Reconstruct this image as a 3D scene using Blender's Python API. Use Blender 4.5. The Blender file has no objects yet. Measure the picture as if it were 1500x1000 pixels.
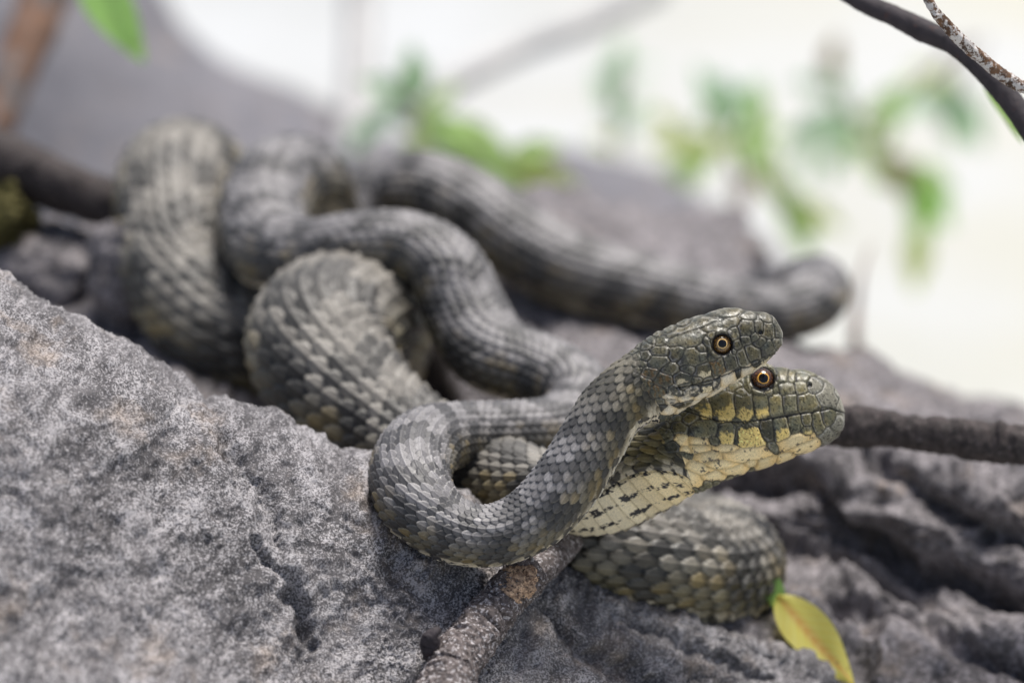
import bpy, math, random
import numpy as np
from mathutils import Vector, Matrix, Quaternion

R = math.radians
sc = bpy.context.scene
sc.unit_settings.system = 'METRIC'
sc.unit_settings.scale_length = 0.01          # 1 unit = 1 cm, the size of the real place
rng = np.random.default_rng(7)
random.seed(7)

# ------------------------------------------------------------------ camera
PITCH = R(20.0)
DIST = 52.0                                   # camera to the plane of the two heads
K = 18.0 / 1500.0                             # cm per photo pixel in that plane
AX = np.array([0.0, math.cos(PITCH), -math.sin(PITCH)])
RT = np.array([1.0, 0.0, 0.0])
UP = np.array([0.0, math.sin(PITCH), math.cos(PITCH)])
FOC = np.array([0.0, 0.0, 6.0])
EYE = FOC - AX * DIST
cd = bpy.data.cameras.new('camera')
cam = bpy.data.objects.new('camera', cd)
sc.collection.objects.link(cam)
cam.location = EYE
cam.rotation_euler = (math.pi / 2 - PITCH, 0, 0)
cd.sensor_width = 36.0
cd.sensor_fit = 'HORIZONTAL'
cd.lens = 36.0 * DIST / 18.0
cd.clip_start = 1.0
cd.clip_end = 40000.0
cd.dof.use_dof = True
cd.dof.focus_distance = DIST - 0.75
cd.dof.aperture_fstop = 0.082
cd.dof.aperture_blades = 9
sc.camera = cam

# ------------------------------------------------------------------ light
SUN_EL, SUN_AZ = R(72), R(40)                # azimuth from +Y, clockwise
w = bpy.data.worlds.new('World'); sc.world = w
w.use_nodes = True
nt = w.node_tree
for n in list(nt.nodes): nt.nodes.remove(n)
out = nt.nodes.new('ShaderNodeOutputWorld'); bg = nt.nodes.new('ShaderNodeBackground')
sky = nt.nodes.new('ShaderNodeTexSky'); sky.sky_type = 'NISHITA'; sky.sun_disc = False
sky.sun_elevation = SUN_EL; sky.sun_rotation = SUN_AZ
sky.air_density = 1.0; sky.dust_density = 4.0; sky.ozone_density = 1.0
hsv = nt.nodes.new('ShaderNodeHueSaturation'); hsv.inputs['Saturation'].default_value = 0.85
nt.links.new(sky.outputs[0], hsv.inputs['Color'])
nt.links.new(hsv.outputs[0], bg.inputs['Color']); bg.inputs['Strength'].default_value = 0.09
nt.links.new(bg.outputs[0], out.inputs[0])
sl = bpy.data.lights.new('sun', 'SUN'); sl.energy = 3.3; sl.angle = R(22); sl.color = (1.0, 0.965, 0.91)
so = bpy.data.objects.new('sun', sl); sc.collection.objects.link(so)
sd = Vector((math.sin(SUN_AZ) * math.cos(SUN_EL), math.cos(SUN_AZ) * math.cos(SUN_EL), math.sin(SUN_EL)))
so.rotation_euler = (-sd).to_track_quat('-Z', 'Y').to_euler()
so.location = (0, 0, 200)
sc.view_settings.view_transform = 'Standard'; sc.view_settings.look = 'None'
sc.view_settings.gamma = 1.0; sc.view_settings.use_curve_mapping = False
sc.view_settings.exposure = 0.42
sc.render.engine = 'CYCLES'
sc.cycles.use_denoising = True
sc.cycles.max_bounces = 6
sc.cycles.use_adaptive_sampling = False

# ------------------------------------------------------------------ helpers
def P(px, py, d):
    """point seen at photo pixel (px, py), d cm beyond the plane of the heads"""
    px = np.asarray(px, float); py = np.asarray(py, float); d = np.asarray(d, float)
    s = K * (DIST + d) / DIST
    return (EYE + AX * (DIST + d)[..., None] + RT * ((px - 750) * s)[..., None] + UP * ((500 - py) * s)[..., None])

def V1(px, py, d):
    return P(np.array([px]), np.array([py]), np.array([d]))[0]

_perm = rng.permutation(256); _perm = np.concatenate([_perm, _perm, _perm])
_grad = rng.normal(size=(256, 3)); _grad /= np.linalg.norm(_grad, axis=1)[:, None]
def noise(p):
    """gradient noise, about -0.6..0.6"""
    p = np.asarray(p, float)
    i = np.floor(p).astype(int); f = p - i; i &= 255
    u = f * f * f * (f * (f * 6 - 15) + 10)
    res = 0
    for dx in (0, 1):
        wx = u[:, 0] if dx else 1 - u[:, 0]
        for dy in (0, 1):
            wy = u[:, 1] if dy else 1 - u[:, 1]
            for dz in (0, 1):
                wz = u[:, 2] if dz else 1 - u[:, 2]
                h = _perm[_perm[_perm[(i[:, 0] + dx) & 255] + ((i[:, 1] + dy) & 255)] + ((i[:, 2] + dz) & 255)]
                g = _grad[h]
                res = res + wx * wy * wz * (g[:, 0] * (f[:, 0] - dx) + g[:, 1] * (f[:, 1] - dy) + g[:, 2] * (f[:, 2] - dz))
    return res
def fbm(p, octv=4, gain=0.5, lac=2.03):
    a = 1; r = 0
    for k in range(octv):
        r = r + a * noise(p * lac ** k + 17.3 * k); a *= gain
    return r
def ridged(p, octv=4, gain=0.5, lac=2.03):
    a = 1; r = 0
    for k in range(octv):
        r = r + a * (1 - 2 * np.abs(noise(p * lac ** k + 9.1 * k))); a *= gain
    return r
def sstep(a, b, x):
    t = np.clip((x - a) / (b - a), 0, 1); return t * t * (3 - 2 * t)

def grid_mesh(name, V, nu, nv, wrap=False, cols=None, cap=False, smooth=True, alpha=None):
    """V (nu*nv,3): nu rows of nv points"""
    V = V.reshape(-1, 3)
    i = np.arange(nu - 1)[:, None]; j = np.arange(nv if wrap else nv - 1)[None, :]
    a = i * nv + j; b = i * nv + (j + 1) % nv; c = (i + 1) * nv + (j + 1) % nv; e = (i + 1) * nv + j
    F = np.stack([a, b, c, e], -1).reshape(-1, 4)
    me = bpy.data.meshes.new(name)
    nf = len(F)
    caps = []
    if cap:
        caps = [list(range(nv))[::-1], list(range((nu - 1) * nv, nu * nv))]
    nl = nf * 4 + sum(len(x) for x in caps)
    me.vertices.add(len(V)); me.vertices.foreach_set('co', V.astype(np.float32).ravel())
    me.loops.add(nl); me.polygons.add(nf + len(caps))
    li = np.concatenate([F.ravel()] + [np.array(x) for x in caps]).astype(np.int32)
    me.loops.foreach_set('vertex_index', li)
    st = np.concatenate([np.arange(nf) * 4] + ([np.array([nf * 4, nf * 4 + len(caps[0])])] if caps else [])).astype(np.int32)
    me.polygons.foreach_set('loop_start', st)
    me.polygons.foreach_set('use_smooth', np.ones(len(st), bool) if smooth else np.zeros(len(st), bool))
    me.update(calc_edges=True); me.validate()
    if cols is not None:
        at = me.color_attributes.new('Col', 'FLOAT_COLOR', 'POINT')
        c4 = np.ones((len(V), 4), np.float32); c4[:, :3] = cols
        if alpha is not None: c4[:, 3] = alpha
        at.data.foreach_set('color', c4.ravel())
    return me
def link(name, me, mat, parent=None):
    o = bpy.data.objects.new(name, me); sc.collection.objects.link(o)
    if mat is not None:
        me.materials.clear(); me.materials.append(mat)
    if parent: o.parent = parent
    return o
def tag(o, label=None, cat=None, group=None, kind=None):
    if label: o['label'] = label
    if cat: o['category'] = cat
    if group: o['group'] = group
    if kind: o['kind'] = kind
    return o
def empty(name, loc):
    o = bpy.data.objects.new(name, None); sc.collection.objects.link(o); o.location = loc
    o.empty_display_size = 0.5
    return o
def recentre(o, loc):
    """give a mesh object an origin of its own at loc"""
    loc = Vector(loc); o.data.transform(Matrix.Translation(-loc)); o.location = loc
    return o
def catmull(A, n):
    """A (m,k) control rows -> n samples, returned with control parameter"""
    A = np.asarray(A, float); m = len(A)
    E = np.vstack([2 * A[0] - A[1], A, 2 * A[-1] - A[-2]])
    t = np.linspace(0, m - 1, n) if np.isscalar(n) else np.asarray(n)
    i = np.clip(np.floor(t).astype(int), 0, m - 2); f = (t - i)[:, None]
    p0, p1, p2, p3 = E[i], E[i + 1], E[i + 2], E[i + 3]
    return 0.5 * ((2 * p1) + (p2 - p0) * f + (2 * p0 - 5 * p1 + 4 * p2 - p3) * f ** 2 + (-p0 + 3 * p1 - 3 * p2 + p3) * f ** 3)

# ------------------------------------------------------------------ materials
class NT:
    def __init__(s, name):
        s.m = bpy.data.materials.new(name); s.m.use_nodes = True; s.t = s.m.node_tree
        s.b = s.t.nodes['Principled BSDF']; s.o = s.t.nodes['Material Output']
    def n(s, typ, **kw):
        x = s.t.nodes.new(typ)
        for k, v in kw.items():
            if k in x.inputs.keys(): x.inputs[k].default_value = v
            else: setattr(x, k, v)
        return x
    def l(s, a, b): s.t.links.new(a, b)
    def noise(s, co, scale, detail=4, rough=0.55, dist=0.0):
        x = s.n('ShaderNodeTexNoise'); x.inputs['Scale'].default_value = scale; x.inputs['Detail'].default_value = detail
        x.inputs['Roughness'].default_value = rough; x.inputs['Distortion'].default_value = dist
        s.l(co, x.inputs['Vector']); return x.outputs['Fac']
    def ramp(s, f, stops, interp='LINEAR'):
        x = s.n('ShaderNodeValToRGB'); cr = x.color_ramp; cr.interpolation = interp
        while len(cr.elements) < len(stops): cr.elements.new(0.5)
        for e, (p, c) in zip(cr.elements, stops):
            e.position = p; e.color = (c[0], c[1], c[2], 1) if hasattr(c, '__len__') else (c, c, c, 1)
        s.l(f, x.inputs['Fac']); return x.outputs['Color']
    def mix(s, f, a, b, typ='MIX'):
        x = s.n('ShaderNodeMix'); x.data_type = 'RGBA'; x.blend_type = typ
        for sock, v in ((x.inputs[0], f), (x.inputs[6], a), (x.inputs[7], b)):
            if hasattr(v, 'links') or isinstance(v, bpy.types.NodeSocket): s.l(v, sock)
            elif hasattr(v, '__len__'): sock.default_value = (v[0], v[1], v[2], 1)
            else: sock.default_value = v
        return x.outputs[2]
    def bump(s, h, strength, dist, normal=None):
        x = s.n('ShaderNodeBump'); x.inputs['Strength'].default_value = strength; x.inputs['Distance'].default_value = dist
        s.l(h, x.inputs['Height'])
        if normal is not None: s.l(normal, x.inputs['Normal'])
        s.l(x.outputs[0], s.b.inputs['Normal']); return x.outputs[0]
    def pos(s):
        return s.n('ShaderNodeNewGeometry').outputs['Position']
    def scaled(s, co, sx, sy, sz, rot=(0, 0, 0)):
        x = s.n('ShaderNodeMapping'); x.inputs['Scale'].default_value = (sx, sy, sz); x.inputs['Rotation'].default_value = rot
        s.l(co, x.inputs['Vector']); return x.outputs[0]

def rock_material(name, dark, mid, light, grain=16.0, contrast=0.10, tint=(0.42, 0.33, 0.26), patch=1.0, cov=0.5, wts=(0.52, 0.36)):
    q = NT(name); co = q.pos()
    g1 = q.noise(co, grain, 3, 0.7)
    st = q.scaled(co, 1.0, 0.35, 1.0, (0.5, 0.6, 0.9))
    g2 = q.noise(st, grain * 0.42, 4, 0.65, 0.6)
    p1 = q.noise(co, 0.55 * patch, 5, 0.6, 0.5)
    p2 = q.noise(st, 1.9 * patch, 6, 0.62, 0.8)
    # lichen-like pale flecks on darker stone; patches set how dense they are
    mth = q.n('ShaderNodeMath', operation='MULTIPLY_ADD'); q.l(p2, mth.inputs[0]); mth.inputs[1].default_value = wts[0]; q.l(g1, mth.inputs[2])
    mt2 = q.n('ShaderNodeMath', operation='MULTIPLY_ADD'); q.l(g2, mt2.inputs[0]); mt2.inputs[1].default_value = wts[1]; q.l(mth.outputs[0], mt2.inputs[2])
    c = 0.5 + 0.5 * (wts[0] + wts[1]) + (0.5 - cov) * 0.5
    fl = q.ramp(mt2.outputs[0], [(0, 0), (1, 1)])
    mr = q.n('ShaderNodeMapRange'); q.l(mt2.outputs[0], mr.inputs[0]); mr.inputs[1].default_value = c - contrast; mr.inputs[2].default_value = c + contrast
    base = q.mix(q.ramp(p1, [(0.32, 0), (0.68, 1)]), dark, mid)
    lt = q.mix(q.ramp(q.noise(co, 1.3, 3), [(0.35, 0), (0.7, 1)]), light, [min(1, x * 0.72) for x in light])
    col = q.mix(mr.outputs[0], base, lt)
    tn = q.ramp(q.noise(co, 0.8, 4, 0.6, 0.3), [(0.56, 0), (0.72, 0.55)])
    col = q.mix(tn, col, q.mix(mr.outputs[0], [x * 0.5 for x in tint], tint))
    q.l(col, q.b.inputs['Base Color'])
    q.b.inputs['Roughness'].default_value = 0.78
    q.b.inputs['Specular IOR Level'].default_value = 0.35
    n1 = q.bump(p2, 0.35, 0.25)
    n2 = q.bump(mt2.outputs[0], 0.7, 0.035, n1)
    return q.m

M = {}
M['rock_front'] = rock_material('grey stone with pale flecks', (0.050, 0.047, 0.050), (0.12, 0.113, 0.118), (0.45, 0.432, 0.445), grain=24, contrast=0.085, cov=0.42)
M['rock_ledge'] = rock_material('grey violet stone', (0.045, 0.041, 0.043), (0.13, 0.12, 0.124), (0.40, 0.37, 0.385), grain=9, contrast=0.15, patch=0.8, cov=0.38)
M['rock_far'] = rock_material('dark smooth stone', (0.10, 0.10, 0.112), (0.135, 0.132, 0.15), (0.22, 0.215, 0.24), grain=3, contrast=0.3, patch=0.1)

def bark_material(name, a, b, lich=None, lf=0.5, sc_=6.0):
    q = NT(name); co = q.pos()
    n1 = q.noise(q.scaled(co, 1, 1, 1), sc_, 5, 0.65, 0.6)
    col = q.mix(q.ramp(n1, [(0.35, 0), (0.65, 1)]), a, b)
    if lich:
        n2 = q.noise(co, sc_ * 1.3, 5, 0.7, 0.2)
        col = q.mix(q.ramp(n2, [(lf, 0), (lf + 0.07, 1)]), col, lich)
    q.l(col, q.b.inputs['Base Color']); q.b.inputs['Roughness'].default_value = 0.75
    q.b.inputs['Specular IOR Level'].default_value = 0.35
    q.bump(q.noise(co, sc_ * 2, 5, 0.7), 0.6, 0.04)
    return q.m
M['bark_dark'] = bark_material('dark bark', (0.022, 0.018, 0.018), (0.075, 0.06, 0.058), (0.22, 0.19, 0.19), 0.62)
M['bark_smooth'] = bark_material('smooth dark bark', (0.035, 0.03, 0.034), (0.06, 0.05, 0.055), (0.09, 0.05, 0.045), 0.6, 3)
M['bark_grey'] = bark_material('weathered grey bark', (0.04, 0.03, 0.028), (0.19, 0.16, 0.155), (0.52, 0.49, 0.50), 0.54, 11)
M['bark_lichen'] = bark_material('bark with white lichen', (0.05, 0.03, 0.022), (0.2, 0.11, 0.06), (0.6, 0.57, 0.55), 0.47, 6)
M['bark_far'] = bark_material('soft brown bark', (0.14, 0.10, 0.085), (0.30, 0.22, 0.19), None, 0.5, 1)
M['bark_rust'] = bark_material('rusty brown bark', (0.08, 0.055, 0.045), (0.24, 0.13, 0.08), (0.12, 0.11, 0.11), 0.5, 0.6)
M['broken_wood'] = bark_material('torn orange wood', (0.13, 0.07, 0.045), (0.80, 0.56, 0.38), (0.05, 0.035, 0.03), 0.55, 13)
M['pale_branch'] = bark_material('bleached branch', (0.42, 0.42, 0.42), (0.55, 0.54, 0.53), None, 0.5, 0.5)

def leaf_material(name, c1, c2, c3=None):
    q = NT(name)
    at = q.n('ShaderNodeAttribute'); at.attribute_name = 'Col'
    sep = q.n('ShaderNodeSeparateColor'); q.l(at.outputs['Color'], sep.inputs[0])   # r: distance from the midrib, g: along
    nz = q.noise(q.pos(), 3.0, 4)
    col = q.mix(nz, c1, c2)
    if c3: col = q.mix(q.ramp(sep.outputs[0], [(0.0, 1), (0.34, 0)]), col, c3)
    # side veins run from the midrib forward; a few brown specks
    m1 = q.n('ShaderNodeMath', operation='MULTIPLY_ADD'); q.l(sep.outputs[0], m1.inputs[0]); m1.inputs[1].default_value = -0.22; q.l(sep.outputs[1], m1.inputs[2])
    m2 = q.n('ShaderNodeMath', operation='MULTIPLY'); q.l(m1.outputs[0], m2.inputs[0]); m2.inputs[1].default_value = 62.0
    m3 = q.n('ShaderNodeMath', operation='SINE'); q.l(m2.outputs[0], m3.inputs[0])
    vn = q.ramp(m3.outputs[0], [(0.72, 0), (0.98, 0.4)])
    col = q.mix(vn, col, [min(1, x * 1.15 + 0.08) for x in c2])
    col = q.mix(q.ramp(q.noise(q.pos(), 5.5, 5, 0.6), [(0.62, 0), (0.70, 0.6)]), col, (0.30, 0.17, 0.05))
    q.l(col, q.b.inputs['Base Color']); q.b.inputs['Roughness'].default_value = 0.45
    tr = q.n('ShaderNodeBsdfTranslucent'); q.l(col, tr.inputs['Color'])
    mx = q.n('ShaderNodeMixShader'); mx.inputs[0].default_value = 0.55
    q.l(q.b.outputs[0], mx.inputs[1]); q.l(tr.outputs[0], mx.inputs[2]); q.l(mx.outputs[0], q.o.inputs[0])
    q.bump(q.noise(q.pos(), 8, 3), 0.2, 0.03)
    return q.m
M['leaf_green'] = leaf_material('fresh green leaf', (0.46, 0.68, 0.20), (0.52, 0.72, 0.28))
M['leaf_blue'] = leaf_material('bluish green leaf', (0.40, 0.62, 0.36), (0.48, 0.66, 0.44))
M['leaf_olive'] = leaf_material('yellowish green leaf', (0.60, 0.70, 0.22), (0.62, 0.68, 0.30))
M['leaf_brown'] = leaf_material('browning leaf', (0.22, 0.2, 0.06), (0.28, 0.17, 0.08))
M['leaf_bright'] = leaf_material('bright green leaf', (0.40, 0.72, 0.16), (0.46, 0.76, 0.24))
M['leaf_yellow'] = leaf_material('yellow leaf', (0.97, 0.86, 0.16), (0.93, 0.86, 0.26), (0.92, 0.55, 0.15))

# ------------------------------------------------------------------ setting
def ground():
    q = NT('pale sunlit sand'); co = q.pos()
    c = q.mix(q.ramp(q.noise(co, 0.012, 3), [(0.3, 0), (0.7, 1)]), (0.40, 0.42, 0.43), (0.45, 0.455, 0.44))
    sx_ = q.n('ShaderNodeSeparateXYZ'); q.l(co, sx_.inputs[0]); mr = q.n('ShaderNodeMapRange'); q.l(sx_.outputs[0], mr.inputs[0]); mr.inputs[1].default_value = -5; mr.inputs[2].default_value = 45; mr.inputs[4].default_value = 0.85
    c = q.mix(mr.outputs[0], c, (0.48, 0.468, 0.385))      # the bank turns yellower to the right
    c = q.mix(q.ramp(q.noise(co, 0.05, 4), [(0.42, 0), (0.62, 0.9)]), c, (0.485, 0.50, 0.51))
    q.l(c, q.b.inputs['Base Color']); q.b.inputs['Roughness'].default_value = 0.7
    q.bump(q.noise(co, 0.2, 6), 0.3, 1.5)
    r = np.concatenate([[0], np.geomspace(20, 20000, 70)]); a = np.linspace(0, 2 * math.pi, 121)[:-1]
    x = r[:, None] * np.cos(a); y = r[:, None] * np.sin(a) + 40
    z = -32 + 1.6 * fbm(np.stack([x.ravel() * 0.02, y.ravel() * 0.02, 0 * x.ravel()], 1), 3) * np.clip(r / 60, 0, 1).repeat(120)
    me = grid_mesh('ground', np.stack([x.ravel(), y.ravel(), z], 1), len(r), 120, wrap=True)
    tag(link('ground', me, q.m), kind='structure')
ground()

def rock(name, cols, rows, nu, nv, mat, amps, strat=0.0, stratdir=(0.35, 0.5, 0.9), seed=0, shift=None, cuts=()):
    """rows: list of (list py, list d) front to back, each as long as cols"""
    ctl = np.array([[[c, py, d] for c, py, d in zip(cols, r[0], r[1])] for r in rows], float)   # (rows, cols, 3)
    a = np.stack([catmull(ctl[:, j], nv) for j in range(ctl.shape[1])], 0)       # cols, nv, 3
    b = np.stack([catmull(a[:, j], nu) for j in range(nv)], 0)                    # nv, nu, 3
    W = P(b[..., 0], b[..., 1], b[..., 2])
    du = np.gradient(W, axis=1); dv = np.gradient(W, axis=0)
    N = np.cross(du, dv); N /= np.linalg.norm(N, axis=-1)[..., None] + 1e-9
    if N[..., 2].mean() < 0: N = -N
    Wf = W.reshape(-1, 3); Nf = N.reshape(-1, 3)
    h = np.zeros(len(Wf)); off = seed * 13.7
    q = Wf @ np.array([[1, 0.3, -0.2], [0.1, 0.5, 0.2], [-0.3, 0.2, 1.2]])
    for f, amp, kind in amps:
        if kind == 'f': h += amp * fbm(q * f + off, 4)
        elif kind == 'r': h += amp * (ridged(q * f + off, 4) - 0.9)
        elif kind == 't':
            v = fbm(q * f + off, 3) * 3.0; k = np.floor(v); h += amp * (k + sstep(0.35, 0.65, v - k))
    if strat:
        sdv = np.array(stratdir); sdv = sdv / np.linalg.norm(sdv)
        t = Wf @ sdv * 0.9 + 1.4 * fbm(q * 0.22 + off, 3)
        k = np.floor(t); f = t - k
        h += strat * (sstep(0.0, 0.75, f) - sstep(0.86, 1.0, f)) * (0.6 + 0.8 * noise(np.stack([k * 3.1, Wf[:, 0] * .25, Wf[:, 1] * .25], 1) + 5))
    if shift is not None: h = h * shift(b.reshape(-1, 3))
    B = b.reshape(-1, 3); wob = 16 * fbm(q * 0.7 + 3, 3) + 12 * noise(q * 2.2 + 8) + 7 * noise(q * 5)
    for pl, wdt, dep in cuts:
        pl = np.array(pl, float); best = np.full(len(B), 1e9); sd_ = np.zeros(len(B))
        for a0, a1 in zip(pl[:-1], pl[1:]):
            e = a1 - a0; t = np.clip(((B[:, :2] - a0) @ e) / (e @ e), 0, 1)
            dv_ = B[:, :2] - a0 - t[:, None] * e; dist = np.hypot(dv_[:, 0], dv_[:, 1])
            cr2 = (e[0] * dv_[:, 1] - e[1] * dv_[:, 0]); nw = dist < best
            best = np.where(nw, dist, best); sd_ = np.where(nw, np.sign(cr2), sd_)
        x = best * sd_ + wob                     # one side steep, the other easing out
        h -= dep * np.where(x > 0, np.exp(-(x / (wdt * 1.9)) ** 2), np.exp(-(x / (wdt * 0.6)) ** 2)) * np.exp(-np.clip(best - 5 * wdt, 0, None) / 40)
    W2 = Wf + Nf * h[:, None]
    me = grid_mesh(name, W2, nv, nu)
    return link(name, me, mat)

# the near boulder: its crest runs from upper left to lower right
cx = [-200, 0, 100, 200, 300, 420, 550, 620, 680, 760, 850, 1000, 1130, 1250, 1400, 1600]
cr = [355, 412, 455, 520, 590, 637, 688, 715, 740, 800, 852, 920, 962, 1015, 1100, 1200]
cdp = [0.9, 1.0, 1.0, 1.0, 1.0, 1.2, 1.2, 1.1, 1.2, 1.6, 2.0, 2.5, 3.2, 3.8, 4.2, 4.5]
b0 = [1500] * 16; d0 = [-11, -10.5, -10, -9.5, -9, -8, -7, -6.5, -6, -5, -4, -2, 0.5, 2, 3, 3.5]
b1 = [1060] * 14 + [1110, 1230]; d1 = [-6.2, -5.6, -5.2, -4.7, -4.0, -3.0, -2.3, -2.1, -1.9, -1.3, -0.6, 0.9, 2.3, 3.5, 4.0, 4.3]
def lerp(a, b, t): return [x + (y - x) * t for x, y in zip(a, b)]
rows = [(b0, d0), (b1, d1),
        (lerp(b1, cr, 0.34), [x + y for x, y in zip(lerp(d1, cdp, 0.3), [-.3, -.2, 0, 0, .0, -.1, 0, 0, -.1, -.1, 0, 0, 0, 0, 0, 0])]),
        (lerp(b1, cr, 0.68), [x + y for x, y in zip(lerp(d1, cdp, 0.56), [-.5, -.5, -.4, -.3, -.3, -.2, -.15, -.25, -.25, -.05, 0, 0, 0, 0, 0, 0])]),
        (lerp(b1, cr, 0.9), [x + y for x, y in zip(lerp(d1, cdp, 0.8), [-.3, -.3, -.3, -.3, -.3, -.2, -.1, -.2, -.2, -.05, 0, 0, 0, 0, 0, 0])]),
        (cr, cdp),
        ([x + 22 for x in cr], [x + 1.0 for x in cdp]), ([x + 150 for x in cr], [x + 1.8 for x in cdp]), ([x + 420 for x in cr], [x + 2.2 for x in cdp])]
o = rock('boulder', cx, rows, 640, 400, M['rock_front'],
         [(0.16, 0.35, 'f'), (0.5, 0.13, 'r'), (1.1, 0.08, 'r'), (2.4, 0.06, 'r'), (5.5, 0.04, 'r'), (0.55, 0.07, 't'), (1.4, 0.03, 't')], strat=0.10, stratdir=(0.75, -0.1, 0.66), seed=1,
         cuts=[([(330, 650), (385, 725), (400, 780)], 9, 0.22), ([(800, 895), (870, 960), (960, 1010)], 9, 0.3), ([(900, 905), (1000, 960), (1120, 1000)], 8, 0.2), ([(440, 880), (460, 940), (430, 1000)], 8, 0.2), ([(300, 590), (330, 660), (352, 705)], 7, 0.12), ([(370, 800), (430, 850), (455, 930)], 7, 0.16)])
tag(o, 'big grey boulder with pale flecks filling the lower left, in front of the snakes', 'boulder')

# the ledge the coils rest on
cx = [-300, 0, 150, 300, 450, 600, 750, 850, 950, 1080, 1220, 1360, 1500, 1750]
rows = [([1500] * 14, [2.5] * 9 + [2.6, 2, 1, 0, -1]),
        ([1000] * 14, [4, 4, 4, 4, 4, 4, 4.2, 3.6, 3.0, 3.2, 4.4, 4, 3.2, 2.5]),
        ([900] * 14, [5, 5, 5, 5, 5, 5, 5, 4.2, 3.8, 4.6, 6.0, 6.0, 5.2, 4.5]),
        ([800] * 14, [6, 6, 6, 6, 6, 6.5, 6.4, 6, 5.6, 7.2, 8.0, 7.0, 6.2, 5.5]),
        ([700] * 11 + [705, 715, 730], [7, 7, 7, 7, 7.5, 8.8, 9.5, 9.8, 9.2, 8.8, 8.3, 7.4, 7.4, 7]),
        ([590, 590, 590, 600, 620, 620, 620, 620, 620, 610, 600, 625, 650, 690], [8, 8, 8, 8, 9.5, 12, 11, 11.5, 11, 10.5, 10.2, 11, 12, 12]),
        ([480, 480, 500, 520, 540, 560, 560, 550, 545, 540, 540, 585, 625, 675], [11.5, 11, 10.6, 11, 13, 14, 11.8, 12, 12.5, 12.8, 13.4, 15.5, 17.5, 18]),
        ([440, 440, 450, 440, 430, 430, 440, 450, 470, 500, 520, 570, 612, 665], [13, 12.5, 12, 14, 16, 16, 15.2, 14.8, 14.8, 15.5, 16, 19.5, 22, 23]),
        ([380, 390, 400, 380, 360, 350, 360, 380, 400, 430, 560, 620, 660, 720], [15, 14.5, 14, 16, 18, 18, 18, 18, 18, 18, 18.5, 22, 24, 25]),
        ([340, 350, 350, 340, 320, 295, 288, 315, 335, 375, 640, 720, 780, 820], [18, 18, 18, 20, 22, 23, 23, 23, 23, 21, 21, 24, 26, 27]),
        ([420, 420, 420, 420, 400, 360, 360, 360, 370, 420, 800, 900, 950, 950], [24, 24, 24, 26, 28, 28, 28, 28, 28, 26, 25, 26, 28, 29]),
        ([900] * 14, [28, 28, 28, 30, 30, 30, 30, 30, 30, 28, 28, 29, 30, 31])]
o = rock('rock_ledge', cx, rows, 520, 420, M['rock_ledge'],
         [(0.14, 0.8, 'f'), (0.4, 0.34, 'r'), (1.2, 0.12, 'r'), (3.0, 0.07, 'r'), (0.35, 0.20, 't'), (0.9, 0.10, 't')], strat=0.32, stratdir=(0.55, 0.2, 0.8), seed=4,
         shift=lambda b: 0.5 + 0.5 * sstep(1040, 1200, b[:, 0]) * sstep(560, 660, b[:, 1]),
         cuts=[([(1060, 690), (1180, 705), (1260, 760), (1350, 830), (1520, 880)], 15, 0.95), ([(1290, 690), (1400, 745), (1560, 830)], 11, 0.7), ([(1100, 760), (1220, 830), (1330, 880)], 10, 0.6), ([(1230, 900), (1350, 930), (1500, 980)], 12, 0.6), ([(600, 470), (650, 610)], 26, 2.5)])  # last cut is an added pit that makes the gap between coils dark
tag(o, 'rough violet grey rock ledge that the coils of both snakes rest on', 'rock')

# pale chunks of stone behind the near boulder, left
def stone(px, py, d, rx, ry, rz, name, label, mat, seed, roll=0):
    n, m_ = 60, 90
    th = np.linspace(0.02, math.pi - 0.02, n)[:, None]; ph = np.linspace(0, 2 * math.pi, m_ + 1)[:-1][None]
    D = np.stack([np.sin(th) * np.cos(ph), np.sin(th) * np.sin(ph), np.cos(th) * np.ones_like(ph)], -1).reshape(-1, 3)
    D = np.sign(D) * np.abs(D) ** 0.7
    rr = 1 + 0.28 * fbm(D * 1.1 + seed, 4) - 0.08 * ridged(D * 2.2 + seed, 3)
    V = D * rr[:, None] * np.array([rx, ry, rz])
    c, s = math.cos(roll), math.sin(roll)
    V = V @ np.array([[c, 0, s], [0, 1, 0], [-s, 0, c]])
    o = link(name, grid_mesh(name, V, n, m_, wrap=True, cap=True), mat)
    o.location = V1(px, py, d)
    return tag(o, label, 'stone', 'stones behind the near boulder')
stone(212, 415, 11.5, 1.25, 1.2, 1.5, 'stone', 'pale block of stone left of the leftmost snake coil, under the dark branch', M['rock_ledge'], 3, 0.2)
stone(70, 405, 13.5, 1.6, 1.5, 1.2, 'stone', 'low grey stone at the left edge behind the big boulder', M['rock_ledge'], 8, -0.2)
stone(960, 378, 25.0, 2.8, 2.4, 1.0, 'stone', 'brownish blurred stone behind the tail, below the middle leaves', M['rock_ledge'], 12, 0.15)

# far dark boulder upper left
cx = [-700, -300, 0, 150, 250, 350, 450, 560, 700, 850, 1000, 1150]
cr = [-700, -400, -170, -70, 10, 95, 165, 208, 228, 246, 300, 420]
rows = [([1500] * 12, [40] * 12), ([800] * 12, [42] * 12), ([560, 560, 560, 560, 560, 560, 560, 560, 570, 580, 590, 600], [45] * 12),
        (lerp([560] * 12, cr, 0.5), [48] * 12), (lerp([560] * 12, cr, 0.85), [52] * 12), (cr, [58] * 12),
        ([x + 60 for x in cr], [66] * 12), ([x + 400 for x in cr], [75] * 12)]
o = rock('boulder', cx, rows, 200, 120, M['rock_far'], [(0.05, 1.6, 'f'), (0.2, 0.5, 'f')], seed=9)
tag(o, 'large dark smooth boulder blurred far behind, upper left', 'boulder')

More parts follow.
